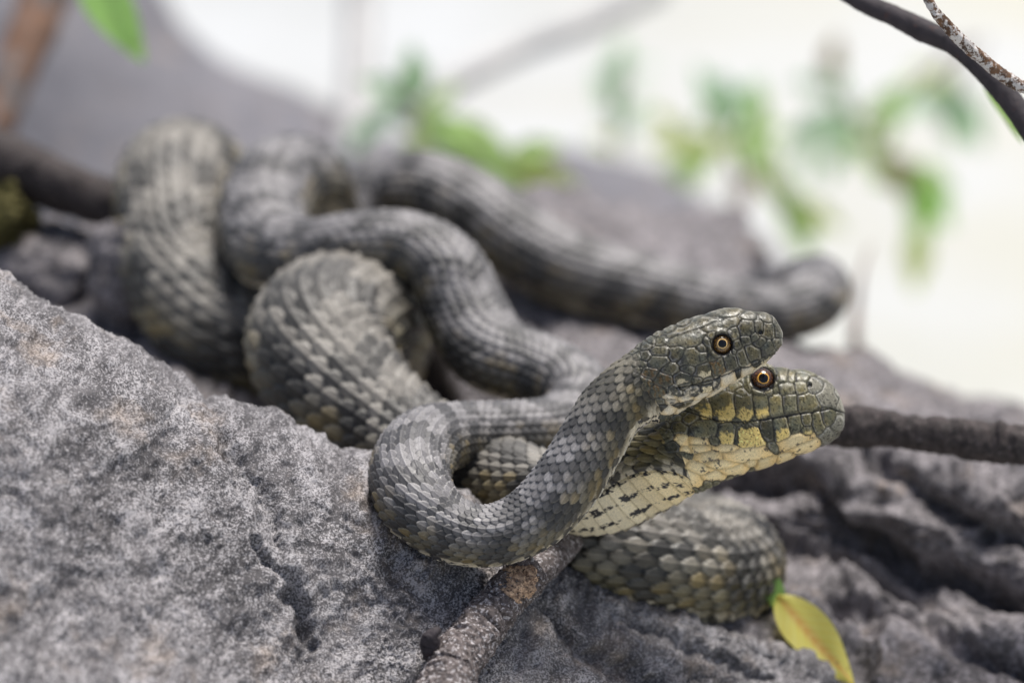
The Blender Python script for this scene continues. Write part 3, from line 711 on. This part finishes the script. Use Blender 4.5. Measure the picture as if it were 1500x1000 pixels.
    # filler plates behind the face
    for gx in np.arange(spec['fill'][0], spec['fill'][1], 13):
        for jj, gy in enumerate(np.arange(spec['fill'][2], spec['fill'][3], 9)):
            x_ = gx + (6.5 if jj % 2 else 0)
            dx = x_ - man[:, 0]; dy = -(gy - man[:, 1]); a = np.radians(man[:, 4])
            e = np.sqrt(((dx * np.cos(a) + dy * np.sin(a)) / man[:, 2]) ** 2 + ((-dx * np.sin(a) + dy * np.cos(a)) / man[:, 3]) ** 2)
            if e.min() > 1.25: seeds.append((x_, gy, 8.5, 6, spec['fill'][4], 'S'))
    d1 = np.full((nhd, nV), 1e9); d2 = np.full((nhd, nV), 1e9); who = np.zeros((nhd, nV), int); lx = np.zeros((nhd, nV)); ly = np.zeros((nhd, nV)); sz = np.zeros((nhd, nV))
    wx = px2 + 1.0 * noise(np.stack([px2.ravel() * .15, py2.ravel() * .15, 0 * px2.ravel()], 1)).reshape(nhd, nV)
    wy = py2 + 1.0 * noise(np.stack([px2.ravel() * .15, py2.ravel() * .15, 0 * px2.ravel() + 9], 1)).reshape(nhd, nV)
    for n_, sd_ in enumerate(seeds):
        dx = wx - sd_[0]; dy = -(wy - sd_[1]); a = math.radians(sd_[4])
        u_ = (dx * math.cos(a) + dy * math.sin(a)) / sd_[2]; v_ = (-dx * math.sin(a) + dy * math.cos(a)) / sd_[3]
        e = (np.abs(u_) ** 2.6 + np.abs(v_) ** 2.6) ** (1 / 2.6)
        nw = e < d1
        d2 = np.where(nw, d1, np.minimum(d2, e)); d1 = np.where(nw, e, d1); who = np.where(nw, n_, who)
        lx = np.where(nw, u_, lx); ly = np.where(nw, v_, ly); sz = np.where(nw, min(sd_[2], sd_[3]), sz)
    gp = (d2 - d1) * sz * 0.5                                     # px from the suture, roughly
    plate_h = 1.35 * sstep(0.0, 1.7, gp) + 0.7 * sstep(0, 9, gp) + 0.7 * lx * ax[0] * -1 * (sz > 5)   # px
    crm0 = (np.array([s_[5] for s_ in seeds])[who] == 'C')
    plate_h = plate_h + crm0 * (0.9 * sstep(0, 3.0, gp) - 1.0 * lx * ax[0] * -1 + 0.5 * (0.6 - ly ** 2))
    # mouth
    mp = np.array(spec['mouth'], float)
    my = np.interp(px2, mp[:, 0], mp[:, 1]); inm = (px2 > mp[0, 0])
    md = np.where(inm, py2 - my, 99)
    plate_h = plate_h - 2.6 * np.exp(-(md / 1.6) ** 2) + 0.9 * np.exp(-((md + 5) / 4.0) ** 2)
    for (ex_, ey_, er) in spec['eyes']:
        re = np.hypot(px2 - ex_, py2 - ey_); plate_h = plate_h + 1.8 * np.exp(-((re - er * 1.15) / 3.0) ** 2) * (py2 < ey_ - 0.3 * er)
        plate_h = plate_h - 6.0 * (1 - sstep(er * 0.75, er * 1.02, re)) + 2.4 * np.exp(-((re - er * 1.2) / 3.0) ** 2)
    for (nx_, ny_, nr_) in spec['nostril']:
        re = np.hypot((px2 - nx_), py2 - ny_)
        plate_h = plate_h - 4.5 * (1 - sstep(nr_ * 0.5, nr_ * 1.2, re))
    plate_h = plate_h + 0.35 * fbm(Pn[:nhd * nV] * 9, 3).reshape(nhd, nV) * 2
    # head colour
    typ = np.array([s_[5] for s_ in seeds]); tw_ = typ[who]
    hr1 = h01(who * 7.7 + 3, 2.2); hr2 = h01(who * 3.3 + 1, 5.2)
    hp = Pn[:nhd * nV]
    nf = fbm(hp * 16, 3).reshape(nhd, nV); nm = fbm(hp * 4 + 3, 3).reshape(nhd, nV); ns = noise(hp * 30).reshape(nhd, nV)
    base = np.array(spec['head_col']) * (0.75 + 0.45 * hr1)[..., None] * (1 + np.array([0.25, 0.1, -0.25]) * nm[..., None] * 1.5)
    hc = base.copy()
    cream = (np.array(spec['chin'])[None, None] * (0.85 + 0.25 * hr2)[..., None])
    def setc(mask, c):
        nonlocal hc
        hc = np.where(mask[..., None], c, hc)
    setc(tw_ == 'C', cream)
    setc(tw_ == 'G', np.array([0.18, 0.17, 0.13]) * (0.9 + 0.2 * hr1)[..., None] * np.ones((1, 1, 3)))
    setc(tw_ == 'K', base * 0.35)
    low = ly * np.cos(np.radians(np.array([s_[4] for s_ in seeds])[who]))   # local height
    isY = (tw_ == 'Y')
    lim = -0.10 + 0.5 * nf + 0.25 * nm
    def soft(mask, f, c):
        nonlocal hc
        f = (f * mask)[..., None]; hc = hc * (1 - f) + c * f
    fy = sstep(-0.16, 0.16, lim - low + 0.35 * ns) * sstep(-0.85, -0.5, lx + 0.3 * nf) * (1 - sstep(0.8, 1.0, lx))
    soft(isY | (tw_ == 'O') | (tw_ == 'K'), sstep(-0.45, -0.95, lx + 0.5 * nf) * 0.75, BLK * 2)   # dark hind seams
    soft(isY, fy, np.array(spec['lab']) * (0.9 + 0.2 * hr2)[..., None] * np.ones((1, 1, 3)))
    isZ = (tw_ == 'Z')                                            # nearly all pale, grey rim on top and left
    setc(isZ & (low < 0.62 + 0.3 * nf) & (lx > -0.72 + 0.3 * nf), np.array(spec['lab']) * 1.05 * np.ones((nhd, nV, 1)))
    setc(isZ & ~((low < 0.62 + 0.3 * nf) & (lx > -0.72 + 0.3 * nf)), base * 0.4)
    isM = (tw_ == 'M')                                            # mottled
    soft(isM, 0.8 * sstep(0.02, 0.2, nf + 0.6 * nm + 0.3 * ns), cream * 0.8)
    soft(isM, 0.7 * sstep(0.0, 0.25, -nf - 0.3 * ns), BLK * 3)
    setc((tw_ == 'R') & (nf > 0.1), base * np.array([1.5, 1.0, 0.55]))
    setc((tw_ == 'T'), base * np.array([1.25, 1.25, 1.35]))
    olive = ~np.isin(tw_, ['C'])
    spk = (ns > 0.22) & olive
    hc = np.where(spk[..., None], hc * 0.28, hc)
    palef = (ns < -0.30) & olive & ~isY
    hc = np.where(palef[..., None], hc * 1.6 + 0.03, hc)
    crm = (tw_ == 'C')
    gq = np.clip(gp + 0.5 * nf + 0.25 * ns, 0, None); sutd = np.exp(-(gq / 0.8) ** 2) * (0.75 + 0.5 * nm)
    hc = hc * (1 - np.where(crm, 0.55, 0.75) * sutd)[..., None]
    rimp = np.exp(-((gq - 1.7) / 0.6) ** 2) * sstep(-0.2, 0.3, nm + 0.3 * (hr2 - 0.4)) * 0.13
    hc = hc + (rimp * olive)[..., None]
    sm_ = sstep(0.10, 0.26, n_s[:nhd] + 0.5 * nm + 0.25 * sstep(0.2, -0.9, ly) - spec.get('mott', 0.34)) * crm * 0.85
    hc = hc * (1 - sm_)[..., None] + BLK * 3 * sm_[..., None]
    hc = hc * (1 + crm[..., None] * np.array([0.05, -0.05, -0.22]) * sstep(0.0, 0.7, lx * ax[0] * -1 * 0 + np.abs(lx) - 0.25)[..., None])
    hc = np.where((np.abs(md) < 1.1)[..., None], hc * 0.15, hc)
    for (ex_, ey_, er) in spec['eyes']:
        re = np.hypot(px2 - ex_, py2 - ey_); hc = np.where((re < er * 1.02)[..., None], BLK, hc)
    for (nx_, ny_, nr_) in spec['nostril']:
        re = np.hypot((px2 - nx_), py2 - ny_); hc = np.where((re < nr_ * 0.8)[..., None], BLK, hc)
    # ---- combine
    kh = k[:nhd, None]
    hb_ = np.zeros((nR, nV)); hb_[:nhd] = plate_h * ppx
    kk = np.zeros((nR, 1)); kk[:nhd] = (1 - sstep(Lh * 0.90, Lh * 1.08, spx[:nhd]))[:, None]
    jit = np.zeros((nR, nV)); jit[:nhd] = 0.25 * (h01(who * 1.7, 1) - 0.5)
    kc = np.clip(kk + 0.0, 0, 1)
    tot_h = hsc * amp * (1 - kk) + hb_ * kk * rnd[:, None]
    V = V + Nn * tot_h[..., None]
    hcf = np.zeros((nR, nV, 3)); hcf[:nhd] = hc
    pick = (kk + 2 * jit) > 0.5
    col = np.where(pick[..., None], hcf, col)
    col = np.clip(col, 0.004, 1)
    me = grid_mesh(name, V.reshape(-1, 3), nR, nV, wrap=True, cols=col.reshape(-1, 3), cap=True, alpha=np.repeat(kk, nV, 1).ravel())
    # ---- objects
    base_loc = V1(*spec['base'])
    root = empty(name, base_loc); tag(root, spec['label'], 'snake', 'intertwined water snakes')
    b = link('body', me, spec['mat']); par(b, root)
    # eyes on both sides
    for (ex_, ey_, er) in spec['eyes']:
        p_ = np.array([ex_, ey_]) - s0[:2]; s_ = p_ @ ax; t_ = p_ @ pr
        i = int(np.searchsorted(spx, s_))
        for sgn in (1, -1):
            # lateral position of the skin at that height
            tz = t_ * ppx / (rt[i] if t_ > 0 else rb[i])
            lat = rs[i] * max(0.05, 1 - abs(tz) ** ex[i, 0]) ** (1 / ex[i, 0])
            er3 = er * ppx
            nrm = (S[i] * sgn + D[i] * 0.16 - T[i] * 0.10); nrm /= np.linalg.norm(nrm)
            cc = C[i] + D[i] * t_ * ppx + S[i] * sgn * (lat - er3 * 0.66)
            make_eye(cc, nrm, D[i], er3, root, spec['eye_mat'])
    return root, (C, T, D, S, Rr, spx)

def eye_material(name, inner, outer, fleck):
    q = NT(name)
    tc = q.n('ShaderNodeTexCoord'); sp = q.n('ShaderNodeSeparateXYZ'); q.l(tc.outputs['Object'], sp.inputs[0])
    m1 = q.n('ShaderNodeMath', operation='MULTIPLY'); q.l(sp.outputs[0], m1.inputs[0]); q.l(sp.outputs[0], m1.inputs[1])
    m2 = q.n('ShaderNodeMath', operation='MULTIPLY_ADD'); q.l(sp.outputs[1], m2.inputs[0]); q.l(sp.outputs[1], m2.inputs[1]); q.l(m1.outputs[0], m2.inputs[2])
    m3 = q.n('ShaderNodeMath', operation='SQRT'); q.l(m2.outputs[0], m3.inputs[0])
    nz = q.noise(tc.outputs['Object'], 6, 4, 0.7)
    m4 = q.n('ShaderNodeMath', operation='MULTIPLY_ADD'); q.l(nz, m4.inputs[0]); m4.inputs[1].default_value = 0.14; q.l(m3.outputs[0], m4.inputs[2])
    ring = q.ramp(m4.outputs[0], [(0.0, (0.003, 0.003, 0.005)), (0.45, (0.003, 0.003, 0.005)), (0.475, inner), (0.515, inner), (0.55, outer), (0.85, outer), (1.0, [x * .2 for x in outer])])
    fl = q.ramp(q.noise(tc.outputs['Object'], 9, 4, 0.7), [(0.48, 0), (0.58, 1)])
    msk = q.ramp(m4.outputs[0], [(0.52, 0), (0.6, 1), (0.9, 0.3)])
    f = q.mix(1.0, fl, msk, 'MULTIPLY')
    q.l(q.mix(f, ring, fleck), q.b.inputs['Base Color'])
    q.b.inputs['Roughness'].default_value = 0.12; q.b.inputs['Specular IOR Level'].default_value = 0.3
    q.b.inputs['Coat Weight'].default_value = 0.45; q.b.inputs['Coat Roughness'].default_value = 0.03
    return q.m
def make_eye(c, nrm, up, r, parent, mat):
    n, m_ = 32, 48
    th = np.linspace(0.001, math.pi - 0.001, n)[:, None]; ph = np.linspace(0, 2 * math.pi, m_ + 1)[:-1][None]
    D = np.stack([np.sin(th) * np.cos(ph), np.sin(th) * np.sin(ph), np.cos(th) * np.ones_like(ph)], -1).reshape(-1, 3)
    D[:, 2] *= 0.85
    me = grid_mesh('eye', D, n, m_, wrap=True, cap=True)
    o = link('eye', me, mat)
    z = Vector(nrm).normalized(); x = Vector(up) - z * Vector(up).dot(z); x.normalize(); y = z.cross(x)
    mt = (Matrix((x * r, y * r, z * r)).transposed()).to_4x4(); mt.translation = Vector(c)
    o.parent = parent; o.matrix_parent_inverse = Matrix.Translation(-Vector(parent.location)); o.matrix_basis = mt
    return o

WU = (0.0, 0.94, 0.34)
plates_A = [
 (1063,457,20,5,8,'T'),(1002,493,28,9,16,'T'),(1008,477,38,5,19,'T'),(1050,475,28,6,14,'T'),(1094,462,13,5,-3,'T'),(1118,465,12,5,-15,'T'),
 (1089,477,12,10,0,'O'),(1107,476,7,10,0,'O'),(1123,482,9,10,0,'T'),(1138,476,8,17,5,'T'),(1136,501,8,8,20,'T'),
 (1070,486,7,9,0,'O'),(1074,501,6,8,0,'O'),(1087,495,8,6,0,'O'),(1100,491,6,6,0,'O'),
 (1121,508,10,9,35,'O'),(1108,500,10,6,25,'O'),(1097,512,11,9,15,'O'),(1081,519,8,11,15,'O'),(1064,526,10,12,10,'O'),(1045,533,11,12,8,'R'),(1024,538,12,11,5,'Y'),
 (1002,535,10,6,0,'O'),(992,549,10,9,5,'Y'),(1037,520,8,5,-20,'O'),(1070,511,4,4,0,'O'),(1029,498,6,11,10,'O'),
 (1008,519,19,11,2,'O'),(985,512,11,10,30,'O'),(963,512,13,7,10,'O'),(960,528,13,9,10,'O'),(976,537,10,8,10,'O'),(944,522,8,8,20,'O'),
 (969,554,11,10,0,'R'),(951,546,10,8,0,'R'),(938,566,14,13,0,'R'),(962,573,10,9,0,'R'),
 (1117,524,10,4,30,'Y'),(1103,530,6,5,30,'K'),(1090,540,12,6,30,'C'),(1077,542,5,8,10,'K'),(1061,550,13,9,25,'C'),(1045,556,6,12,-10,'M'),(1030,566,9,8,15,'Z'),
 (1008,568,12,8,0,'M'),(984,568,10,8,0,'M'),(977,579,10,4,0,'C'),(981,585,9,4,0,'C'),(1001,580,10,4,10,'C'),(1026,575,14,5,25,'C'),(1015,586,18,4,30,'C'),(1050,572,20,5,28,'C'),(1080,560,20,5,28,'C'),(1110,541,20,4,32,'C'),
 (992,590,8,4,10,'K'),(979,600,9,5,30,'C'),(956,607,8,6,0,'M'),(963,595,9,6,0,'K'),(941,611,9,9,0,'M'),(1000,600,12,5,35,'C'),(948,590,8,7,0,'M')]
plates_B = [
 (1211,577,15,14,-20,'G'),(1231,596,6,14,-10,'G'),(1195,569,12,9,0,'G'),(1169,571,8,9,10,'O'),(1171,556,8,6,0,'O'),(1157,555,6,8,0,'O'),(1149,573,12,8,0,'O'),(1143,552,9,11,0,'O'),(1133,574,5,6,0,'O'),
 (1182,545,16,4,-12,'T'),(1213,559,18,5,-35,'G'),(1225,575,8,8,-50,'G'),
 (1177,594,13,12,-5,'O'),(1153,595,10,14,0,'O'),(1132,598,10,15,3,'O'),(1111,600,11,17,5,'Y'),(1086,602,14,18,8,'Y'),(1055,600,18,22,25,'Y'),(1026,598,14,20,40,'Y'),
 (1072,567,15,8,5,'O'),(1091,563,6,14,0,'O'),(1050,570,14,9,30,'O'),
 (1225,620,6,15,-28,'G'),(1210,612,9,9,0,'O'),(1193,621,7,15,12,'O'),(1177,615,8,9,0,'O'),(1159,621,10,14,5,'O'),(1140,629,12,16,8,'Y'),(1118,629,11,16,5,'K'),(1093,641,20,17,0,'Z'),(1061,636,13,15,-10,'Y'),
 (1028,630,18,13,10,'O'),(1012,612,16,9,30,'O'),(996,627,11,10,-30,'O'),(971,637,13,11,-35,'O'),(983,655,13,8,10,'K'),
 (1177,634,9,6,15,'Y'),(1161,647,24,8,22,'C'),(1178,655,26,6,20,'C'),(1152,673,14,8,35,'D'),(1208,641,13,8,30,'G'),
 (1090,667,32,9,8,'C'),(1061,659,18,5,-4,'C'),(1023,647,14,6,-15,'C'),(1023,658,15,6,0,'C'),(998,644,9,8,-40,'C'),(1005,659,9,5,-20,'C'),(1037,671,18,8,-5,'C'),(992,675,17,10,-15,'C'),(1020,686,20,8,-20,'C'),
 (1054,681,22,6,-5,'C'),(1074,690,22,6,10,'C'),(1045,698,20,6,0,'C'),(1005,698,22,12,-20,'C'),(978,702,14,16,-40,'C'),(971,679,12,9,-20,'Z'),(966,658,10,9,0,'M'),(1118,680,14,7,20,'C'),(1098,680,10,5,10,'C')]
plates_B = [(a, b, c, d, e, 'C' if t == 'D' else t) for (a, b, c, d, e, t) in plates_B]

skinA = snake_material('grey scaled skin', 0.48); skinB = snake_material('olive scaled skin', 0.50)
specA = dict(seed=1, snout=(1146, 486, -0.6), nape=(938, 563, -0.65), base=(700, 800, 0.2), mat=skinA, nv=320, head_rings=420, head_D=(-0.33, 0.94, 0.10),
  head_r=[(0, 14), (10, 22), (40, 34), (80, 43), (110, 50), (150, 58), (190, 57), (230, 53), (330, 50)],
  top=[(1147, 480), (1143, 469), (1133, 462), (1118, 458), (1092, 455), (1080, 452), (1062, 452), (1040, 458), (1000, 471), (962, 488), (938, 503), (912, 530), (890, 556), (870, 580)],
  bot=[(1147, 492), (1143, 506), (1134, 518), (1122, 530), (1102, 543), (1080, 556), (1050, 572), (1015, 590), (985, 606), (962, 624), (935, 650), (910, 680)],
  path=[(918,575,-0.7,51,-.55,.80,.2),(896,604,-0.75,50,-.68,.68,.28),(868,650,-0.8,50,-.75,.55,.36),(832,708,-0.9,51,-.72,.55,.4),(780,762,-0.9,48,-.3,.8,.5),(715,787,-0.9,45,0,.88,.48),(655,775,-0.7,49,*WU),
    (611,735,-0.4,55,*WU),(601,690,.4,56,*WU),(622,652,1.4,54,*WU),(670,638,2.3,48,*WU),(740,634,3.0,46,*WU),(812,628,3.8,47,*WU),(850,598,4.8,48,*WU),(838,566,5.5,50,*WU),(790,545,6.0,54,*WU),(722,520,6.4,58,*WU),
    (683,460,7,58,*WU),(655,400,7.3,56,*WU),(604,364,7.6,52,*WU),(530,360,7.8,50,*WU),(462,376,8.2,54,*WU),(402,368,9,62,*WU),(385,318,10.2,62,*WU),(408,268,11.6,63,*WU),(445,266,13,62,*WU),(468,320,14.5,58,*WU),
    (505,345,15.6,55,*WU),(555,295,16,55,*WU),(620,278,15.6,56,*WU),(690,308,15.2,58,*WU),(765,362,14.8,58,*WU),(850,405,14.4,58,*WU),(950,430,14.4,54,*WU),(1050,452,14.6,49,*WU),(1130,462,15,44,*WU),(1184,444,15.4,46,*WU),
    (1196,418,16.8,45,*WU),(1155,425,17.8,38,*WU),(1080,430,19.4,28,*WU),(1000,440,20.4,18,*WU),(930,445,21,7,*WU)],
  plates=plates_A, fill=(880, 1060, 470, 660, 25), mouth=[(985,564),(1004,559),(1040,551),(1060,543),(1080,536),(1100,532),(1120,522),(1135,511),(1150,500)],
  eyes=[(1052, 501, 15.8)], nostril=[(1109.5, 484, 4)], head_col=(0.085, 0.078, 0.048), chin=tuple(CREAMW), lab=tuple(CREAM), cream=0.9, mott=0.55,
  c_up=(0.192, 0.184, 0.188), c_side=(0.125, 0.108, 0.070), bt=0.72, c_dark=(0.03, 0.03, 0.032), belly=(0.58, 0.54, 0.44), strip=[(0.75, 0.25, 0.0), (0.1, 0.35, -0.05)],
  label='slimmer finely scaled grey water snake whose head lies on top of the other snake head', eye_mat=eye_material('golden brown eye', (0.9, 0.60, 0.24), (0.035, 0.018, 0.010), (0.40, 0.22, 0.05)))
specB = dict(seed=2, snout=(1237, 602, 0.5), nape=(985, 660, 0.5), base=(980, 890, 2.6), mat=skinB, nv=300, head_rings=430, head_D=(-0.2, 0.97, -0.08), du=1.50, amp=1.25, sx=0.67, sy=0.60, tip=1.95, dome=0.30,
  head_r=[(0, 18), (10, 30), (40, 47), (80, 55), (120, 58), (170, 64), (220, 62), (300, 56)],
  top=[(1238, 596), (1235, 583), (1228, 571), (1212, 558), (1195, 548), (1178, 543), (1150, 541), (1130, 537), (1112, 534), (1090, 540), (1050, 560), (1010, 583), (980, 600), (950, 630)],
  bot=[(1238, 608), (1236, 622), (1229, 636), (1214, 648), (1196, 657), (1170, 665), (1140, 676), (1116, 684), (1090, 692), (1060, 704), (1030, 718), (1000, 732), (960, 752), (930, 765)],
  path=[(962,682,0.55,58,-.26,.62,-.85),(935,700,0.68,57,-.26,.58,-.95),(890,724,0.9,56,-.2,.64,-.85),(830,730,1.3,55,0,.8,-.5),(770,710,1.9,57,0,.95,.1),(700,690,2.8,62,*WU),(640,670,3.6,70,*WU),(585,640,4.2,78,*WU),
    (528,598,4.7,88,*WU),(482,545,5.3,97,*WU),(470,500,6.0,102,*WU),(497,478,7.4,106,*WU),(522,492,9,100,*WU),(520,540,10.4,88,*WU),(490,575,11.2,82,*WU),(430,565,10.8,82,*WU),(370,530,10.2,84,*WU),(318,478,10,84,*WU),(266,408,10.6,80,*WU),
    (254,335,11.4,77,*WU),(258,272,12.6,82,*WU),(280,262,14.2,80,*WU),(300,330,15.8,74,*WU),(360,440,16.0,72,*WU),(470,550,15.2,70,*WU),(600,660,13.0,66,*WU),(720,700,10.8,70,*WU),(850,735,8.4,78,*WU),
    (950,782,7.0,82,*WU),(1030,812,6.1,84,*WU),(1058,830,5.0,86,*WU),(1020,838,3.7,86,*WU),(960,822,2.9,84,*WU),(890,805,2.6,78,*WU),(820,798,2.9,70,*WU),(755,790,3.6,60,*WU),(700,770,4.6,48,*WU),(660,740,5.8,34,*WU),(630,715,7,20,*WU),(600,700,8,8,*WU)],
  plates=plates_B, fill=(940, 1130, 540, 740, -30), mouth=[(985,598),(1008,604),(1028,612),(1050,619),(1077,621),(1120,617),(1160,610),(1190,605),(1203,603),(1213,600),(1222,603),(1240,607)],
  eyes=[(1115, 559, 18.2)], nostril=[(1183, 566, 4)], head_col=(0.145, 0.132, 0.07), chin=(0.86, 0.69, 0.38), lab=(0.74, 0.56, 0.19), cream=0.8,
  c_up=(0.208, 0.194, 0.172), c_side=(0.165, 0.143, 0.083), bt=0.72, c_dark=(0.028, 0.028, 0.028), belly=(0.84, 0.75, 0.54), strip=[(0.32, 0.10, 0.02), (1.0, 0.10, 0.0)],
  label='thicker large scaled olive water snake with cream throat whose head is beneath the other', eye_mat=eye_material('orange ringed dark eye', (0.95, 0.50, 0.10), (0.022, 0.012, 0.010), (0.28, 0.12, 0.05)))
build_snake('water_snake', specA)
build_snake('water_snake', specB)
